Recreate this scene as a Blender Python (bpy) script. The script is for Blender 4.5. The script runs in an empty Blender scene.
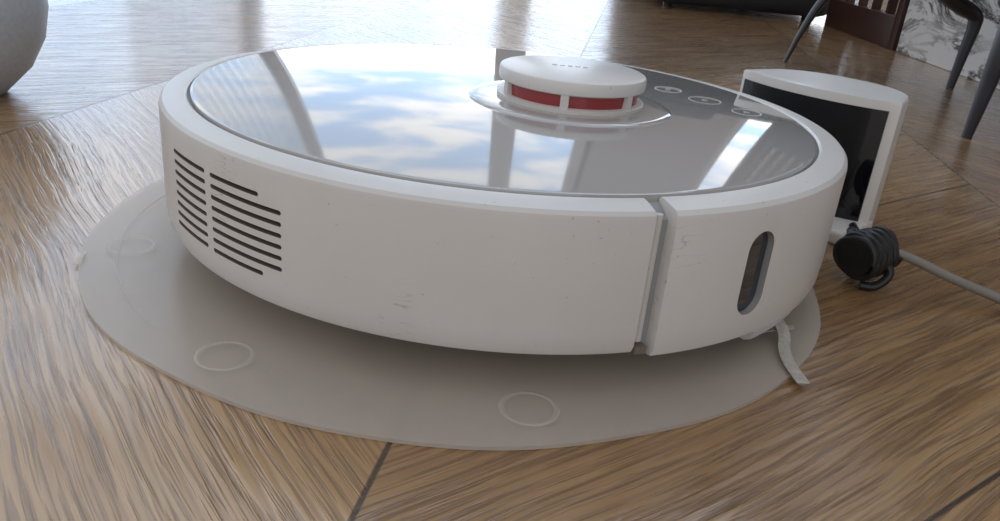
import bpy, bmesh, math, random
from mathutils import Vector, Matrix
random.seed(4)
sc=bpy.context.scene
try:
    sc.view_settings.view_transform='Standard'
    sc.view_settings.look='None'
except Exception: pass
pi=math.pi
# ---------------------------------------------------------------- helpers
class NT:
    def __init__(s,nt): s.nt=nt
    def n(s,t,**k):
        nd=s.nt.nodes.new(t)
        for a,b in k.items():
            if a[0]=='i' and a[1:].isdigit(): s.set(nd.inputs[int(a[1:])],b)
            else: setattr(nd,a,b)
        return nd
    def set(s,sock,b):
        if isinstance(b,bpy.types.NodeSocket): s.nt.links.new(b,sock)
        elif b is not None: sock.default_value=b
    def m(s,op,a,b=None,c=None,clamp=False):
        nd=s.nt.nodes.new('ShaderNodeMath');nd.operation=op;nd.use_clamp=clamp
        s.set(nd.inputs[0],a)
        if b is not None:s.set(nd.inputs[1],b)
        if c is not None:s.set(nd.inputs[2],c)
        return nd.outputs[0]
    def mr(s,v,a,b,c,d,smooth=False):
        nd=s.nt.nodes.new('ShaderNodeMapRange')
        if smooth: nd.interpolation_type='SMOOTHSTEP'
        for i,x in enumerate((v,a,b,c,d)): s.set(nd.inputs[i],x)
        return nd.outputs[0]
    def mix(s,f,a,b,mode='MIX'):
        nd=s.nt.nodes.new('ShaderNodeMix');nd.data_type='RGBA';nd.blend_type=mode
        s.set(nd.inputs[0],f);s.set(nd.inputs[6],a);s.set(nd.inputs[7],b)
        return nd.outputs[2]
    def comb(s,x,y,z=0.0):
        nd=s.nt.nodes.new('ShaderNodeCombineXYZ')
        for i,v in enumerate((x,y,z)): s.set(nd.inputs[i],v)
        return nd.outputs[0]
    def noise(s,vec,scale=5,detail=3,rough=.5,dist=0):
        nd=s.nt.nodes.new('ShaderNodeTexNoise')
        s.set(nd.inputs['Vector'],vec)
        nd.inputs['Scale'].default_value=scale;nd.inputs['Detail'].default_value=detail
        nd.inputs['Roughness'].default_value=rough;nd.inputs['Distortion'].default_value=dist
        return nd.outputs[0]
def C(r,g,b): return (r,g,b,1)
def mat(name,col,rough=.5,metal=0,coat=0,var=.04,vscale=30,bump=0,bscale=200,ior=1.5,trans=0,scuff=0,smudge=0):
    m=bpy.data.materials.new(name);m.use_nodes=True
    t=NT(m.node_tree);b=m.node_tree.nodes['Principled BSDF']
    tc=t.n('ShaderNodeTexCoord').outputs['Object']
    nz=t.noise(tc,vscale,4,.6)
    f=t.mr(nz,.3,.7,1-var,1+var)
    cc=t.n('ShaderNodeVectorMath',operation='SCALE');cc.inputs[0].default_value=col[:3];t.set(cc.inputs['Scale'],f)
    c0=cc.outputs[0]
    if scuff:
        mp=t.n('ShaderNodeMapping');t.set(mp.inputs[0],tc);mp.inputs['Scale'].default_value=(22,22,110);mp.inputs['Rotation'].default_value=(.12,.06,0)
        s1=t.noise(mp.outputs[0],1.3,3,.5,.4)
        ln=t.mr(t.m('ABSOLUTE',t.m('SUBTRACT',s1,.5)),0,.006,1,0)
        gate=t.mr(t.noise(tc,24,2,.5),.60,.68,0,1)
        fleck=t.mr(t.noise(tc,420,1,.5),.75,.80,0,1)
        fac=t.m('MULTIPLY',t.m('MAXIMUM',t.m('MULTIPLY',ln,gate),t.m('MULTIPLY',fleck,.6)),scuff)
        c0=t.mix(fac,c0,C(.26,.23,.20))
    t.set(b.inputs['Base Color'],c0)
    b.inputs['Roughness'].default_value=rough;b.inputs['Metallic'].default_value=metal
    if smudge:
        t.set(b.inputs['Roughness'],t.mr(t.noise(tc,22,5,.65,.8),.35,.75,rough,rough+smudge))
    b.inputs['Coat Weight'].default_value=coat;b.inputs['IOR'].default_value=ior
    b.inputs['Transmission Weight'].default_value=trans
    if bump:
        bn=t.noise(tc,bscale,3,.6)
        bp=t.n('ShaderNodeBump');bp.inputs['Strength'].default_value=bump;bp.inputs['Distance'].default_value=.0005
        t.set(bp.inputs['Height'],bn);t.set(b.inputs['Normal'],bp.outputs[0])
    return m
def finish(bm,name,mats,parent=None,angle=30,smooth=True):
    bmesh.ops.recalc_face_normals(bm,faces=bm.faces)
    a=math.radians(angle)
    for f in bm.faces: f.smooth=smooth
    for e in bm.edges:
        if len(e.link_faces)==2 and e.calc_face_angle(0)>a: e.smooth=False
    me=bpy.data.meshes.new(name);bm.to_mesh(me);bm.free()
    for m in (mats if isinstance(mats,(list,tuple)) else [mats]): me.materials.append(m)
    o=bpy.data.objects.new(name,me);sc.collection.objects.link(o)
    if parent: o.parent=parent
    return o
def empty(name,loc=(0,0,0)):
    o=bpy.data.objects.new(name,None);o.location=loc;o.empty_display_size=.02
    sc.collection.objects.link(o);return o
def lathe(prof,a0=0,a1=360,seg=192,center=(0,0),bm=None):
    bm=bm or bmesh.new()
    full=abs(a1-a0)>=359.9
    n=seg if full else seg+1
    rings=[]
    for i in range(n):
        a=math.radians(a0+(a1-a0)*i/seg)
        rings.append([bm.verts.new((center[0]+max(r,1e-5)*math.cos(a),center[1]+max(r,1e-5)*math.sin(a),z)) for r,z in prof])
    P=len(prof)
    for i in range(seg):
        A=rings[i];B=rings[(i+1)%n]
        for j in range(P if not full or prof[0][0]>1e-4 else P-1):
            k=(j+1)%P
            bm.faces.new((A[j],B[j],B[k],A[k]))
    if not full:
        bm.faces.new(rings[0]);bm.faces.new(rings[-1][::-1])
    elif prof[0][0]<=1e-4:
        bmesh.ops.remove_doubles(bm,verts=bm.verts[:],dist=5e-5)
    return bm
def prism(pts,z0,z1,bm=None,bev=0,seg=3):
    bm=bm or bmesh.new()
    lo=[bm.verts.new((x,y,z0)) for x,y in pts];hi=[bm.verts.new((x,y,z1)) for x,y in pts]
    n=len(pts)
    bm.faces.new(lo[::-1]);top=bm.faces.new(hi)
    for i in range(n): bm.faces.new((lo[i],lo[(i+1)%n],hi[(i+1)%n],hi[i]))
    if bev: bmesh.ops.bevel(bm,geom=list(top.edges),offset=bev,segments=seg,affect='EDGES',profile=.5)
    return bm
def box(c,s,rot=0,bm=None,bev=0,mi=0):
    own=bm is None
    b2=bmesh.new()
    bmesh.ops.create_cube(b2,size=1)
    bmesh.ops.scale(b2,vec=s,verts=b2.verts)
    if bev: bmesh.ops.bevel(b2,geom=b2.edges[:],offset=bev,segments=3,affect='EDGES',profile=.5)
    bmesh.ops.rotate(b2,cent=(0,0,0),matrix=Matrix.Rotation(rot,3,'Z'),verts=b2.verts)
    bmesh.ops.translate(b2,vec=c,verts=b2.verts)
    for f in b2.faces:f.material_index=mi
    if own: return b2
    me=bpy.data.meshes.new('t');b2.to_mesh(me);b2.free();bm.from_mesh(me);bpy.data.meshes.remove(me);return bm
def tube(pts,radii,seg=16,bm=None,flat=1.0):
    bm=bm or bmesh.new()
    pts=[Vector(p) for p in pts];n=len(pts)
    if not isinstance(radii,(list,tuple)): radii=[radii]*n
    up=Vector((0,0,1));prev=None;rings=[]
    for i,p in enumerate(pts):
        t=(pts[min(i+1,n-1)]-pts[max(i-1,0)]).normalized()
        if prev is None:
            x=t.cross(up)
            if x.length<1e-3:x=Vector((1,0,0))
        else: x=prev-t*prev.dot(t)
        x.normalize();y=t.cross(x);prev=x
        rings.append([bm.verts.new(p+(x*math.cos(2*pi*k/seg)+y*math.sin(2*pi*k/seg)*flat)*radii[i]) for k in range(seg)])
    for i in range(n-1):
        for k in range(seg):
            bm.faces.new((rings[i][k],rings[i][(k+1)%seg],rings[i+1][(k+1)%seg],rings[i+1][k]))
    bm.faces.new(rings[0][::-1]);bm.faces.new(rings[-1])
    return bm
def catmull(P,n=12):
    P=[Vector(p) for p in P];Q=[P[0]*2-P[1]]+P+[P[-1]*2-P[-2]];out=[]
    for i in range(1,len(Q)-2):
        for k in range(n):
            t=k/n;a,b,c,d=Q[i-1:i+3]
            out.append(.5*((2*b)+(c-a)*t+(2*a-5*b+4*c-d)*t*t+(3*b-a-3*c+d)*t**3))
    out.append(P[-1]);return out
def boolean(o,cut):
    md=o.modifiers.new('b','BOOLEAN');md.operation='DIFFERENCE';md.object=cut;md.solver='EXACT'
    try: md.material_mode='TRANSFER'
    except Exception: pass
    dg=bpy.context.evaluated_depsgraph_get();ev=o.evaluated_get(dg)
    me=bpy.data.meshes.new_from_object(ev)
    o.modifiers.clear();o.data=me
    bpy.data.objects.remove(cut)
    bm=bmesh.new();bm.from_mesh(me)
    for f in bm.faces:f.smooth=True
    for e in bm.edges:
        if len(e.link_faces)==2 and e.calc_face_angle(0)>math.radians(28): e.smooth=False
    bm.to_mesh(me);bm.free()
# ---------------------------------------------------------------- materials
def floor_mat():
    m=bpy.data.materials.new('chevron_oak');m.use_nodes=True
    t=NT(m.node_tree);b=m.node_tree.nodes['Principled BSDF']
    geo=t.n('ShaderNodeTexCoord').outputs['Object']
    mp=t.n('ShaderNodeMapping');t.set(mp.inputs[0],geo);mp.inputs['Rotation'].default_value=(0,0,math.radians(8))
    sp=t.n('ShaderNodeSeparateXYZ');t.set(sp.inputs[0],mp.outputs[0])
    u,v=sp.outputs[0],sp.outputs[1]
    W=.36
    col=t.m('FLOOR',t.m('DIVIDE',u,W))
    tri=t.m('PINGPONG',u,W)
    across=t.m('SUBTRACT',v,tri)
    along=t.m('ADD',v,tri)
    off=t.m('MULTIPLY',t.m('MODULO',t.m('ABSOLUTE',col),2),.062)
    PW=.29
    pa=t.m('DIVIDE',t.m('ADD',t.m('ADD',across,.095),off),PW)
    idx=t.m('FLOOR',pa);fr=t.m('FRACT',pa)
    wn=t.n('ShaderNodeTexWhiteNoise',noise_dimensions='2D');t.set(wn.inputs['Vector'],t.comb(idx,col))
    rnd=wn.outputs[0]
    shift=t.m('MULTIPLY',rnd,37.0)
    al=t.m('ADD',along,shift)
    me_=t.noise(t.comb(t.m('MULTIPLY',al,4),t.m('MULTIPLY',across,7),shift),1.0,2,.5)
    ac=t.m('ADD',across,t.m('MULTIPLY',me_,.024))
    n1=t.noise(t.comb(t.m('MULTIPLY',al,3.0),t.m('MULTIPLY',ac,42),shift),1.6,6,.65,.1)
    n2=t.noise(t.comb(t.m('MULTIPLY',al,16),t.m('MULTIPLY',ac,520),shift),1.0,1,.5,0)
    n4=t.noise(t.comb(t.m('MULTIPLY',al,8),t.m('MULTIPLY',ac,210),shift),1.0,3,.6,.1)
    wv=t.n('ShaderNodeTexWave',wave_type='BANDS',bands_direction='Y')
    t.set(wv.inputs['Vector'],t.comb(t.m('MULTIPLY',al,1.4),t.m('MULTIPLY',ac,9),shift));wv.inputs['Scale'].default_value=4.2;wv.inputs['Distortion'].default_value=8;wv.inputs['Detail'].default_value=3;wv.inputs['Detail Scale'].default_value=.6
    big=t.noise(t.comb(t.m('MULTIPLY',al,2),t.m('MULTIPLY',across,4),shift),1.5,3,.5,.8)
    base=t.n('ShaderNodeValToRGB');t.set(base.inputs[0],t.m('ADD',t.m('MULTIPLY',n1,.5),t.m('MULTIPLY',big,.5)))
    cr=base.color_ramp;cr.elements[0].position=.36;cr.elements[0].color=C(.29,.158,.066)
    cr.elements[1].position=.66;cr.elements[1].color=C(.53,.345,.175)
    e=cr.elements.new(.5);e.color=C(.43,.253,.112)
    pores=t.mr(n2,.54,.60,0,1)
    veins=t.mr(n4,.54,.63,0,1)
    c1=t.mix(t.m('MULTIPLY',pores,.45),base.outputs[0],C(.13,.063,.025))
    c1=t.mix(t.m('MULTIPLY',veins,.50),c1,C(.15,.074,.03))
    c1=t.mix(t.mr(wv.outputs[1],.0,.22,.34,0),c1,C(.13,.064,.026))
    tone=t.mr(rnd,0,1,.90,1.10)
    sv=t.n('ShaderNodeVectorMath',operation='SCALE');t.set(sv.inputs[0],c1);t.set(sv.inputs['Scale'],tone)
    d1=t.m('MULTIPLY',t.m('MINIMUM',fr,t.m('SUBTRACT',1.0,fr)),PW*.707)
    fu=t.m('FRACT',t.m('DIVIDE',u,W));d2=t.m('MULTIPLY',t.m('MINIMUM',fu,t.m('SUBTRACT',1.0,fu)),W)
    d=t.m('MINIMUM',d1,d2)
    j=t.mr(d,.0006,.0014,1,0)
    col2=t.mix(t.m('MULTIPLY',j,.9),sv.outputs[0],C(.03,.016,.008))
    t.set(b.inputs['Base Color'],col2)
    t.set(b.inputs['Roughness'],t.mr(n1,.3,.7,.22,.34))
    b.inputs['Coat Weight'].default_value=1.0;b.inputs['Coat Roughness'].default_value=.13
    h=t.m('ADD',t.m('MULTIPLY',pores,-.25),t.m('MULTIPLY',n1,.5))
    h=t.m('SUBTRACT',h,t.m('MULTIPLY',veins,.5))
    h=t.m('ADD',h,t.m('MULTIPLY',wv.outputs[1],.18))
    h=t.m('SUBTRACT',h,t.m('MULTIPLY',j,.9))
    bp=t.n('ShaderNodeBump');bp.inputs['Strength'].default_value=.45;bp.inputs['Distance'].default_value=.0013
    t.set(bp.inputs['Height'],h);t.set(b.inputs['Normal'],bp.outputs[0])
    bp2=t.n('ShaderNodeBump');bp2.inputs['Strength'].default_value=.22;bp2.inputs['Distance'].default_value=.0013
    t.set(bp2.inputs['Height'],h);t.set(b.inputs['Coat Normal'],bp2.outputs[0])
    return m
def mat_mat():
    m=bpy.data.materials.new('frosted_plastic');m.use_nodes=True
    t=NT(m.node_tree);b=m.node_tree.nodes['Principled BSDF'];out=m.node_tree.nodes['Material Output']
    tc=t.n('ShaderNodeTexCoord').outputs['Object']
    n=t.noise(tc,9,3,.5);n2=t.noise(tc,260,3,.6)
    dust=t.mr(t.noise(tc,600,1,.5),.74,.80,0,1)
    c=t.mix(t.mr(n,.3,.7,0,1),C(.72,.665,.60),C(.80,.745,.68))
    t.set(b.inputs['Base Color'],t.mix(t.m('MULTIPLY',dust,.5),c,C(.9,.88,.85)))
    t.set(b.inputs['Roughness'],t.mr(n,.3,.7,.20,.24))
    bp=t.n('ShaderNodeBump');bp.inputs['Strength'].default_value=.07;bp.inputs['Distance'].default_value=.0004
    t.set(bp.inputs['Height'],n2);t.set(b.inputs['Normal'],bp.outputs[0])
    tr=t.n('ShaderNodeBsdfTransparent');tr.inputs[0].default_value=C(.98,.96,.94)
    mx=t.n('ShaderNodeMixShader');mx.inputs[0].default_value=.43
    t.set(mx.inputs[1],tr.outputs[0]);t.set(mx.inputs[2],b.outputs[0]);t.set(out.inputs[0],mx.outputs[0])
    return m
def marble_mat():
    m=bpy.data.materials.new('veined_marble');m.use_nodes=True
    t=NT(m.node_tree);b=m.node_tree.nodes['Principled BSDF']
    tc=t.n('ShaderNodeTexCoord').outputs['Object']
    mp=t.n('ShaderNodeMapping');t.set(mp.inputs[0],tc);mp.inputs['Rotation'].default_value=(.8,0,0);mp.inputs['Scale'].default_value=(1,1,3.0)
    n=t.noise(mp.outputs[0],5.5,8,.65,1.2)
    v=t.m('ABSOLUTE',t.m('SUBTRACT',n,.5))
    f=t.mr(v,.0,.07,1,0)
    n3=t.noise(mp.outputs[0],3.2,4,.5,.8)
    f=t.m('MULTIPLY',f,t.mr(n3,.36,.5,.25,1))
    t.set(b.inputs['Base Color'],t.mix(f,C(.85,.85,.85),C(.04,.036,.04)))
    b.inputs['Roughness'].default_value=.25
    return m
def sheer_mat():
    m=bpy.data.materials.new('sheer_curtain');m.use_nodes=True
    t=NT(m.node_tree);out=m.node_tree.nodes['Material Output']
    tc=t.n('ShaderNodeTexCoord').outputs['Object'];n=t.noise(tc,40,3,.5)
    a=t.n('ShaderNodeBsdfTranslucent');t.set(a.inputs[0],t.mix(n,C(.62,.64,.66),C(.72,.73,.74)))
    tr=t.n('ShaderNodeBsdfTransparent');mx=t.n('ShaderNodeMixShader');mx.inputs[0].default_value=.7
    t.set(mx.inputs[1],tr.outputs[0]);t.set(mx.inputs[2],a.outputs[0]);t.set(out.inputs[0],mx.outputs[0]);return m
M_floor=floor_mat();M_mat=mat_mat();M_marble=marble_mat();M_sheer=sheer_mat()
M_white=mat('white_plastic',(.70,.68,.66),.33,var=.04,vscale=14,bump=.05,bscale=900,scuff=.6)
M_white2=mat('satin_white_bumper',(.76,.74,.72),.31,var=.03,vscale=12,scuff=.7)
M_gap=mat('grey_gap',(.34,.34,.35),.5)
M_dark=mat('vent_dark',(.19,.155,.125),.6)
M_panel=mat('gloss_cover',(.43,.41,.40),.04,coat=.45,var=.03,vscale=6,ior=1.52,smudge=.05)
M_red=mat('red_lidar_window',(.33,.03,.032),.12,coat=.5)
M_black=mat('gloss_black',(.006,.006,.008),.05,ior=1.5)
M_blackm=mat('black_rubber',(.012,.012,.013),.42,bump=.3,bscale=500)
M_cable=mat('grey_cable',(.24,.22,.195),.5)
M_icon=mat('icon_grey',(.55,.55,.55),.3)
M_glass=mat('dark_sensor_window',(.03,.035,.045),.05,coat=1)
M_pot=mat('speckled_grey_ceramic',(.50,.55,.62),.45,var=.08,vscale=260,bump=.1,bscale=300)
M_metal=mat('dark_metal',(.030,.028,.032),.35,metal=.3)
M_fabric=mat('charcoal_fabric',(.03,.032,.04),.9,bump=.5,bscale=400)
M_wall=mat('taupe_wall',(.28,.25,.235),.7)
M_frame=mat('window_frame_grey',(.45,.45,.46),.5)
M_wood=mat('dark_red_wood',(.05,.022,.016),.4)
# ---------------------------------------------------------------- floor
bm=bmesh.new()
bmesh.ops.create_grid(bm,x_segments=2,y_segments=2,size=1)
bmesh.ops.scale(bm,vec=(4.2,3.2,1),verts=bm.verts);bmesh.ops.translate(bm,vec=(-.2,.8,0),verts=bm.verts)
finish(bm,'floor',M_floor)
# ---------------------------------------------------------------- robot vacuum
rob=empty('robot_vacuum')
prof=[(.150,.0205),(.1725,.0198),(.1752,.0205),(.1766,.0235),(.1770,.030),(.1770,.0760),(.1766,.0778),(.1752,.0792),(.1700,.0803),(.1670,.0807),(.1652,.0808),(.1642,.0800),(.1642,.074),(.150,.074)]
shell=finish(lathe(prof,111,289.2,seg=240),'main_shell',M_white,rob)
cb=bmesh.new()
def pill(ac,z,wdeg,h,r0=.168,r1=.182):
    n=8;pts=[]
    hw=math.radians(wdeg)/2*.177;rr=h/2
    for i in range(n+1):
        a=-pi/2+pi*i/n;pts.append((hw-rr+rr*math.cos(a),rr*math.sin(a)))
    for i in range(n+1):
        a=pi/2+pi*i/n;pts.append((-hw+rr+rr*math.cos(a),rr*math.sin(a)))
    A=math.radians(ac)
    L=[];Hh=[]
    for s,zz in pts:
        th=A+s/.177
        L.append(cb.verts.new((r0*math.cos(th),r0*math.sin(th),z+zz)));Hh.append(cb.verts.new((r1*math.cos(th),r1*math.sin(th),z+zz)))
    cb.faces.new(L[::-1]);cb.faces.new(Hh);k=len(pts)
    for i in range(k): cb.faces.new((L[i],L[(i+1)%k],Hh[(i+1)%k],Hh[i]))
def pill2(a0,a1,z): pill((a0+a1)/2,z,a1-a0,.0019)
for r in range(8):
    z=.0664-r*.0047
    pill2(217.0,227.6,z)
    e={0:239.0,7:239.5}.get(r,242.8)
    pill2(229.0,e,z-.0002)
cut=finish(cb,'cut',M_dark);boolean(shell,cut)
prof2=[(.150,.0190),(.1745,.0182),(.1770,.0190),(.1780,.022),(.1784,.030),(.1784,.0760),(.1779,.0780),(.1762,.0796),(.1705,.0805),(.1670,.0809),(.1652,.0810),(.1642,.0800),(.1642,.074),(.150,.074)]
bump=finish(lathe(prof2,291.8,469.2,seg=240),'bumper',M_white2,rob)
cb=bmesh.new()
def vpill(ac,z,w,h,r0,r1,bm):
    n=12;pts=[];rr=w/2;hh=h/2-rr
    for i in range(n+1):
        a=pi*i/n;pts.append((rr*math.cos(a),hh+rr*math.sin(a)))
    for i in range(n+1):
        a=pi+pi*i/n;pts.append((rr*math.cos(a),-hh+rr*math.sin(a)))
    A=math.radians(ac);L=[];Hh=[]
    for s,zz in pts:
        th=A+s/.178
        L.append(bm.verts.new((r0*math.cos(th),r0*math.sin(th),z+zz)));Hh.append(bm.verts.new((r1*math.cos(th),r1*math.sin(th),z+zz)))
    bm.faces.new(L[::-1]);bm.faces.new(Hh);k=len(pts)
    for i in range(k): bm.faces.new((L[i],L[(i+1)%k],Hh[(i+1)%k],Hh[i]))
vpill(306.8,.0490,.0155,.0370,.172,.187,cb)
cut=finish(cb,'cut',M_gap);boolean(bump,cut)
gb=bmesh.new();vpill(306.8,.0490,.0153,.0368,.1710,.1755,gb);finish(gb,'wall_sensor_window',M_glass,rob)
finish(lathe([(0,.0200),(.1722,.0200),(.1722,.0745),(.1650,.0785),(0,.0785)],seg=192),'inner_drum',M_gap,rob)
finish(lathe([(0,.009),(.135,.009),(.150,.0125),(.1675,.0185),(.1675,.0205),(0,.0205)],seg=192),'chassis',M_white,rob)
finish(lathe([(.150,.0110),(.1705,.0105),(.1735,.0120),(.1745,.0150),(.1740,.0190),(.150,.0190)],312,420,seg=120),'lower_skirt',M_white,rob)
A=math.radians(290.3)
finish(tube([(.1725*math.cos(A),.1725*math.sin(A),.024),(.1725*math.cos(A),.1725*math.sin(A),.077)],.0016),'bumper_hinge_bar',M_white,rob)
finish(box((.1745*math.cos(A),.1745*math.sin(A),.0215),(.004,.005,.003),A),'gap_bottom_dark',M_dark,rob)  # small dark block at the bottom of the bumper gap
finish(lathe([(0,.0815),(.1612,.0815),(.1626,.0811),(.1630,.0800),(.1630,.0770),(0,.0770)],seg=256),'cover_panel',M_panel,rob)
TX,TY=.0345,-.001
finish(lathe([(0,.0835),(.0425,.0835),(.050,.0832),(.0545,.0822),(.0560,.0812),(0,.0812)],seg=160,center=(TX,TY)),'lidar_collar',M_panel,rob)
finish(lathe([(0,.0832),(.0400,.0832),(.0400,.0852),(.0385,.0858),(0,.0858)],seg=128,center=(TX,TY)),'lidar_base',M_white,rob)
finish(lathe([(0,.0855),(.0362,.0855),(.0370,.0932),(0,.0932)],seg=128,center=(TX,TY)),'lidar_window',M_red,rob)
pb=bmesh.new()
for a in (20,75,140,205,262,318):
    A=math.radians(a);box((TX+.0370*math.cos(A),TY+.0370*math.sin(A),.0892),(.004,.0042,.0080),A,pb)
finish(pb,'lidar_posts',M_white,rob)
finish(lathe([(0,.0922),(.0385,.0922),(.0395,.0928),(.0398,.0942),(.0398,.0978),(.0392,.0990),(.0378,.0997),(0,.1000)],seg=160,center=(TX,TY)),'lidar_cap',M_white2,rob)
ib=bmesh.new()
for i in range(5): box((TX-.010+i*.0042,TY+.004,.10005),(.0026,.0012 if i%2 else .0022,.0002),0,ib)
finish(ib,'cap_mark',mat('cap_print',(.5,.5,.5),.4),rob)
for k,(x,y,r) in enumerate([(.100,.064,.0085),(.118,.040,.0098),(.137,.016,.0085)]):
    ib=lathe([(r-.0007,.0814),(r,.0814),(r,.08165),(r-.0007,.08165)],seg=48,center=(x,y))
    box((x,y,.08155),(.0040,.0007,.0002),.6,ib);box((x,y+.001,.08155),(.0007,.0040,.0002),.6,ib)
    finish(ib,'button_%d'%(k+1),M_icon,rob)
for k,y in enumerate((-.09,.09)):
    wb=lathe([(.012,-.011),(.029,-.011),(.031,-.009),(.031,.009),(.029,.011),(.012,.011)],seg=64)
    o=finish(wb,'wheel_%d'%(k+1),M_blackm,rob);o.rotation_euler=(pi/2,0,math.radians(21));o.location=(0.01,y*.9,.0328)
wb=bmesh.new();bmesh.ops.create_uvsphere(wb,u_segments=32,v_segments=16,radius=.011);o=finish(wb,'caster_wheel',M_blackm,rob);o.location=(.10,.04,.0128)
# ---------------------------------------------------------------- mat
MX,MY,MR=-.018,-.013,.1965
mt=empty('protective_floor_mat')
pts=[];N=256
for i in range(N):
    a=2*pi*i/N;r=MR+.0006*math.sin(7*a)+.0004*math.sin(13*a+1)
    pts.append((MX+r*math.cos(a),MY+r*math.sin(a)))
finish(prism(pts,.0002,.0018,bev=.0007,seg=2),'mat_disc',M_mat,mt)
bb=bmesh.new()
for a in (199,241,282.5,159,118):
    A=math.radians(a);c=(MX+.1735*math.cos(A),MY+.1735*math.sin(A))
    lathe([(.0094,.0017),(.0100,.00195),(.0107,.0020),(.0114,.00195),(.0120,.0017)],seg=48,center=c,bm=bb)
finish(bb,'suction_pads',M_mat,mt)
rb=lathe([(.1790,.0016),(.1793,.0020),(.1797,.0020),(.1800,.0016)],165,228,seg=80,center=(MX,MY));
finish(rb,'edge_rib',M_mat,mt)
def ribbon(path,w,side,th=.0004):
    b=bmesh.new();P=catmull(path,10);S=Vector(side).normalized()*w/2
    R=[]
    for p in P: R.append([b.verts.new(p+S),b.verts.new(p-S),b.verts.new(p-S+Vector((0,0,th))),b.verts.new(p+S+Vector((0,0,th)))])
    for i in range(len(R)-1):
        for k in range(4): b.faces.new((R[i][k],R[i][(k+1)%4],R[i+1][(k+1)%4],R[i+1][k]))
    b.faces.new(R[0][::-1]);b.faces.new(R[-1]);return b
M_film=mat('clear_film',(.50,.47,.43),.3,var=.2,vscale=400)
finish(ribbon([(.134,-.098,.013),(.1375,-.110,.0075),(.1350,-.122,.0045),(.1345,-.134,.0035),(.1365,-.146,.0022)],.0058,(1,.15,0)),'peel_tab_1',M_film,mt)
finish(ribbon([(.122,-.108,.004),(.134,-.106,.0065),(.146,-.1,.0055)],.0040,(.2,1,0)),'peel_tab_2',M_film,mt)
finish(ribbon([(-.196,-.096,.0014),(-.1985,-.089,.0022),(-.2005,-.082,.0016)],.0035,(1,.3,0)),'peel_tab_3',M_mat,mt)
# ---------------------------------------------------------------- dock
dock=empty('charging_dock')
DC=Vector((.2025,.0925,0));ex=Vector((.707,-.707,0));ey=Vector((.707,.707,0))
def dpts(hw,fr,bk,n=24,off=0):
    o=[]
    for i in range(n+1):
        s=-1+2*i/n; yy=-fr*(1-abs(s)**2.2); o.append((s*hw,yy-off))
    for i in range(1,n):
        s=1-2*i/n; yy=bk*(1-abs(s)**2.6)**.6; o.append((s*hw,yy))
    return [tuple((DC+ex*x+ey*y)[:2]) for x,y in o]
HW=.0550
finish(prism(dpts(HW,.013,.058),.002,.0882,bev=.0015),'dock_tower',M_white2,dock)
fb=bmesh.new();n=24;cols=[]
for i in range(n+1):
    s=-1+2*i/n;x=s*.0505-.001;yy=-.013*(1-abs(x/HW)**2.2)
    c=[]
    for z,o in ((.010,.0012),(.0825,.0012)):
        p=DC+ex*x+ey*(yy-o);q=DC+ex*x+ey*(yy+.002)
        c.append((fb.verts.new((p.x,p.y,z)),fb.verts.new((q.x,q.y,z))))
    cols.append(c)
for i in range(n):
    A,B=cols[i],cols[i+1]
    fb.faces.new((A[0][0],B[0][0],B[1][0],A[1][0]))
    fb.faces.new((A[1][0],B[1][0],B[1][1],A[1][1]));fb.faces.new((A[0][0],A[0][1],B[0][1],B[0][0]));fb.faces.new((A[0][1],A[1][1],B[1][1],B[0][1]))
fb.faces.new((cols[0][0][0],cols[0][1][0],cols[0][1][1],cols[0][0][1]));fb.faces.new((cols[-1][0][0],cols[-1][0][1],cols[-1][1][1],cols[-1][1][0]))
finish(fb,'dock_fascia',M_black,dock)
p=DC+ey*-.012
finish(box((p.x,p.y,.005),(.110,.046,.010),math.radians(-45),bev=.003),'dock_foot',M_white,dock)
# ---------------------------------------------------------------- power cord
cord=empty('power_cord')
cc=Vector((.208,-.024,.0180))
ax=Vector((.80,.55,.05)).normalized()
x1=ax.cross(Vector((0,0,1))).normalized();y1=x1.cross(ax)
P=[]
for i in range(0,9*24+1):
    a=2*pi*i/24;k=i/(9*24)
    rr=.0112+.0010*math.sin(a*2.3+k*9)
    P.append(cc+ax*(-.012+.024*k)+x1*rr*math.cos(a)+y1*rr*math.sin(a))
finish(tube(P,.0021,10),'cord_bundle',M_blackm,cord)
finish(tube([cc+ax*-.0125,cc+ax*.0125],.0105,24),'strain_relief_core',M_blackm,cord)
finish(tube(catmull([cc+Vector((.002,-.006,.004)),cc+Vector((.010,-.010,-.006)),cc+Vector((.004,-.012,-.0140)),cc+Vector((-.004,-.010,-.0153))]),.0024,10),'cord_tail',M_blackm,cord)
finish(tube(catmull([cc+ax*.008,cc+Vector((.020,-.001,.001)),(.250,-.036,.013),(.275,-.046,.0070),(.300,-.066,.0034),(.36,-.125,.0032),(.46,-.2,.0032)]),.0026,14),'cord_lead',M_cable,cord)
finish(tube(catmull([cc-ax*.008,cc+Vector((-.004,.018,.006)),(.222,.014,.010),(.228,.045,.010)]),.0026,12),'cord_inlet',M_blackm,cord)
# ---------------------------------------------------------------- pot
pot=lathe([(0,.0),(.034,.0),(.037,.003),(.056,.022),(.068,.045),(.073,.070),(.070,.095),(.060,.115),(.045,.130),(.036,.140),(.033,.155),(.036,.165),(.031,.164),(.028,.150),(.030,.138),(0,.13)],seg=96)
o=finish(pot,'ceramic_vase',M_pot,angle=50);o.location=(-.444,.200,0)
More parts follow.
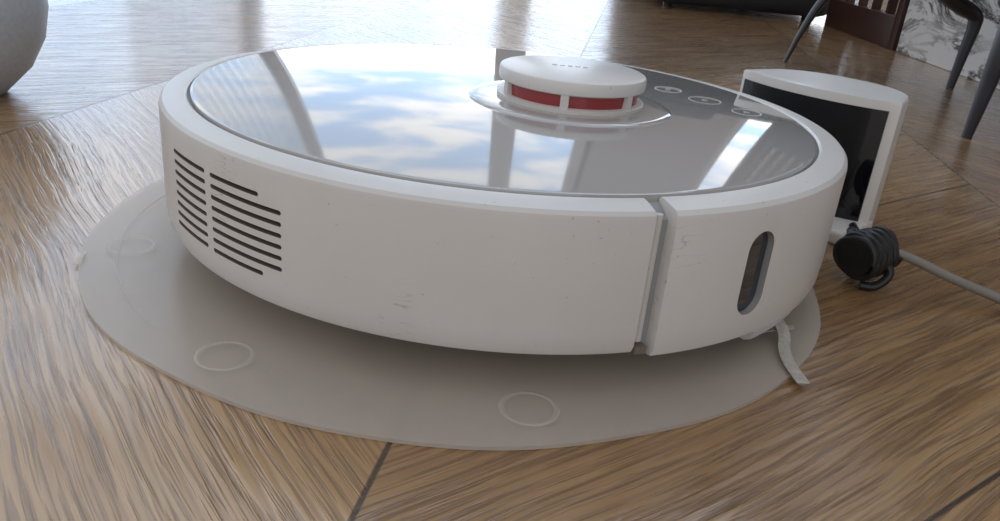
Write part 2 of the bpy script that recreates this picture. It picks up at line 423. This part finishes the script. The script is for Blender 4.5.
# ---------------------------------------------------------------- lounge chair
ch=empty('lounge_chair')
def leg(path,rad,name):
    k=8*(len(path)-1)
    finish(tube(catmull(path,8),[rad[0]+(rad[1]-rad[0])*i/k for i in range(k+1)],12,flat=.6),name,M_metal,ch)
leg([(.425,.837,.0),(.440,.835,.05),(.462,.832,.10),(.505,.828,.15)],(.0045,.015),'leg_1')
leg([(.633,.734,.0),(.637,.735,.045),(.641,.736,.088),(.636,.738,.102),(.612,.752,.116),(.57,.785,.15)],(.0065,.018),'leg_2')
leg([(.485,.398,.0),(.490,.400,.05),(.496,.404,.10),(.516,.43,.15)],(.0060,.015),'leg_3')
leg([(.665,.330,.0),(.662,.335,.05),(.655,.345,.10),(.62,.38,.15)],(.0060,.015),'leg_4')
fbm=bmesh.new()
ring=[(.516,.43,.155),(.505,.83,.155),(.58,.79,.155),(.63,.60,.155),(.62,.38,.155),(.516,.43,.155)]
tube(ring,.010,10,bm=fbm);finish(fbm,'seat_frame',M_metal,ch)
finish(box((.565,.60,.24),(.20,.44,.15),.02,bev=.03),'seat_cushion',M_fabric,ch)
finish(box((.645,.60,.42),(.05,.42,.30),.02,bev=.02),'backrest',M_fabric,ch)
# ---------------------------------------------------------------- marble wall, lattice screen, sofa
finish(box((.80,-.19,1.3),(.16,2.62,2.6),0,bev=.002),'wall_right',M_marble)
ls=bmesh.new()
box((.735,1.15,.6),(.03,.025,1.2),0,ls,.002);box((.735,1.50,.6),(.03,.025,1.2),0,ls,.002);box((.735,1.325,.03),(.03,.33,.06),0,ls,.002)
box((.735,1.325,1.18),(.03,.33,.04),0,ls,.002)
for i in range(1,5): box((.735,1.15+.07*i,.6),(.016,.010,1.16),0,ls)
for i in range(1,16): box((.735,1.325,.04+.072*i),(.016,.33,.010),0,ls)
finish(ls,'lattice_screen',M_wood)
so=empty('charcoal_sofa')
finish(box((.54,1.91,.155),(.44,.74,.29),0,bev=.04),'seat_base',M_fabric,so)
finish(box((.54,2.21,.36),(.44,.16,.30),0,bev=.05),'sofa_back',M_fabric,so)
for k,(x,y) in enumerate([(.37,1.61),(.71,1.61),(.37,2.21),(.71,2.21)]):
    finish(tube([(x,y,0),(x,y,.07)],[.012,.018],12),'sofa_leg_%d'%(k+1),M_metal,so)
# ---------------------------------------------------------------- window wall
Y=4.0
wb=bmesh.new()
def wseg(x0,x1,z0,z1): box(((x0+x1)/2,Y+.06,(z0+z1)/2),(x1-x0,.12,z1-z0),0,wb)
ZT=3.3;ZB=.03
wseg(-4.4,4,ZT,3.6);wseg(-4.4,4,0,ZB)
wseg(.64,1.47,ZB,ZT);wseg(1.85,4,ZB,ZT)
finish(wb,'wall_back',M_wall,smooth=False)
def window(x0,x1,muls,name):
    w=bmesh.new();t=.05
    box(((x0+x1)/2,Y+.05,ZB+t/2),(x1-x0,.07,t),0,w);box(((x0+x1)/2,Y+.05,ZT-t/2),(x1-x0,.07,t),0,w)
    box((x0+t/2,Y+.05,(ZT+ZB)/2),(t,.07,ZT-.1),0,w);box((x1-t/2,Y+.05,(ZT+ZB)/2),(t,.07,ZT-.1),0,w)
    for mx,mw in muls: box((mx,Y+.05,(ZT+ZB)/2),(mw,.07,ZT-.1),0,w)
    finish(w,name,M_frame,smooth=False)
window(-1.42,.64,[(0.0,.17),(.57,.12)],'window_1')
window(-4.4,-1.42,[(-3.1,.1)],'window_2')
window(1.47,1.85,[],'window_3')
cbm=bmesh.new();n=60;R=[]
for i in range(n+1):
    x=-2.05+.62*i/n;y=Y-.06+.025*math.sin(i*1.05)
    R.append((cbm.verts.new((x,y,.02)),cbm.verts.new((x,y,ZT+.05))))
for i in range(n): cbm.faces.new((R[i][0],R[i+1][0],R[i+1][1],R[i][1]))
finish(cbm,'sheer_curtain',M_sheer,angle=80)
# ---------------------------------------------------------------- world
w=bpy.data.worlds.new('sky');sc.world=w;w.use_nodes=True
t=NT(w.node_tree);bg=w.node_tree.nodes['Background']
tc=t.n('ShaderNodeTexCoord').outputs['Generated']
sp=t.n('ShaderNodeSeparateXYZ');t.set(sp.inputs[0],tc)
vec=t.comb(sp.outputs[0],sp.outputs[1],t.m('MULTIPLY',sp.outputs[2],2.2))
n=t.noise(vec,6.5,7,.55,.3)
col=t.mix(t.mr(n,.40,.62,0,1,True),C(.42,.62,.90),C(1,1,1))
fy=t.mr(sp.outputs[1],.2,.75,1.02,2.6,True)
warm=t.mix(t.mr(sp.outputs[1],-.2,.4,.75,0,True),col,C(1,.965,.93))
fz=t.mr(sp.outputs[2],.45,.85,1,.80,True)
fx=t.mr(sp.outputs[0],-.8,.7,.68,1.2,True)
st=t.m('MULTIPLY',t.m('MULTIPLY',fy,fz),fx)  # sky brightness shaped by direction: dimmer overhead, behind and left, to shade the robot
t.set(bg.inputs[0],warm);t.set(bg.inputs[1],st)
# ---------------------------------------------------------------- camera
cam=bpy.data.cameras.new('cam');co=bpy.data.objects.new('camera',cam);sc.collection.objects.link(co);sc.camera=co
f,D,H,pan,pit,rol=803.0,0.441,0.1732,0.0118,0.4078,0.0978
F=Vector((math.sin(pan)*math.cos(pit),math.cos(pan)*math.cos(pit),-math.sin(pit)))
R0=Vector((math.cos(pan),-math.sin(pan),0));U0=R0.cross(F)
R=R0*math.cos(rol)+U0*math.sin(rol);U=-R0*math.sin(rol)+U0*math.cos(rol)
co.matrix_world=Matrix(((R.x,U.x,-F.x,0),(R.y,U.y,-F.y,-D),(R.z,U.z,-F.z,H),(0,0,0,1)))
cam.sensor_width=36;cam.lens=f*36/1000;cam.clip_start=.01
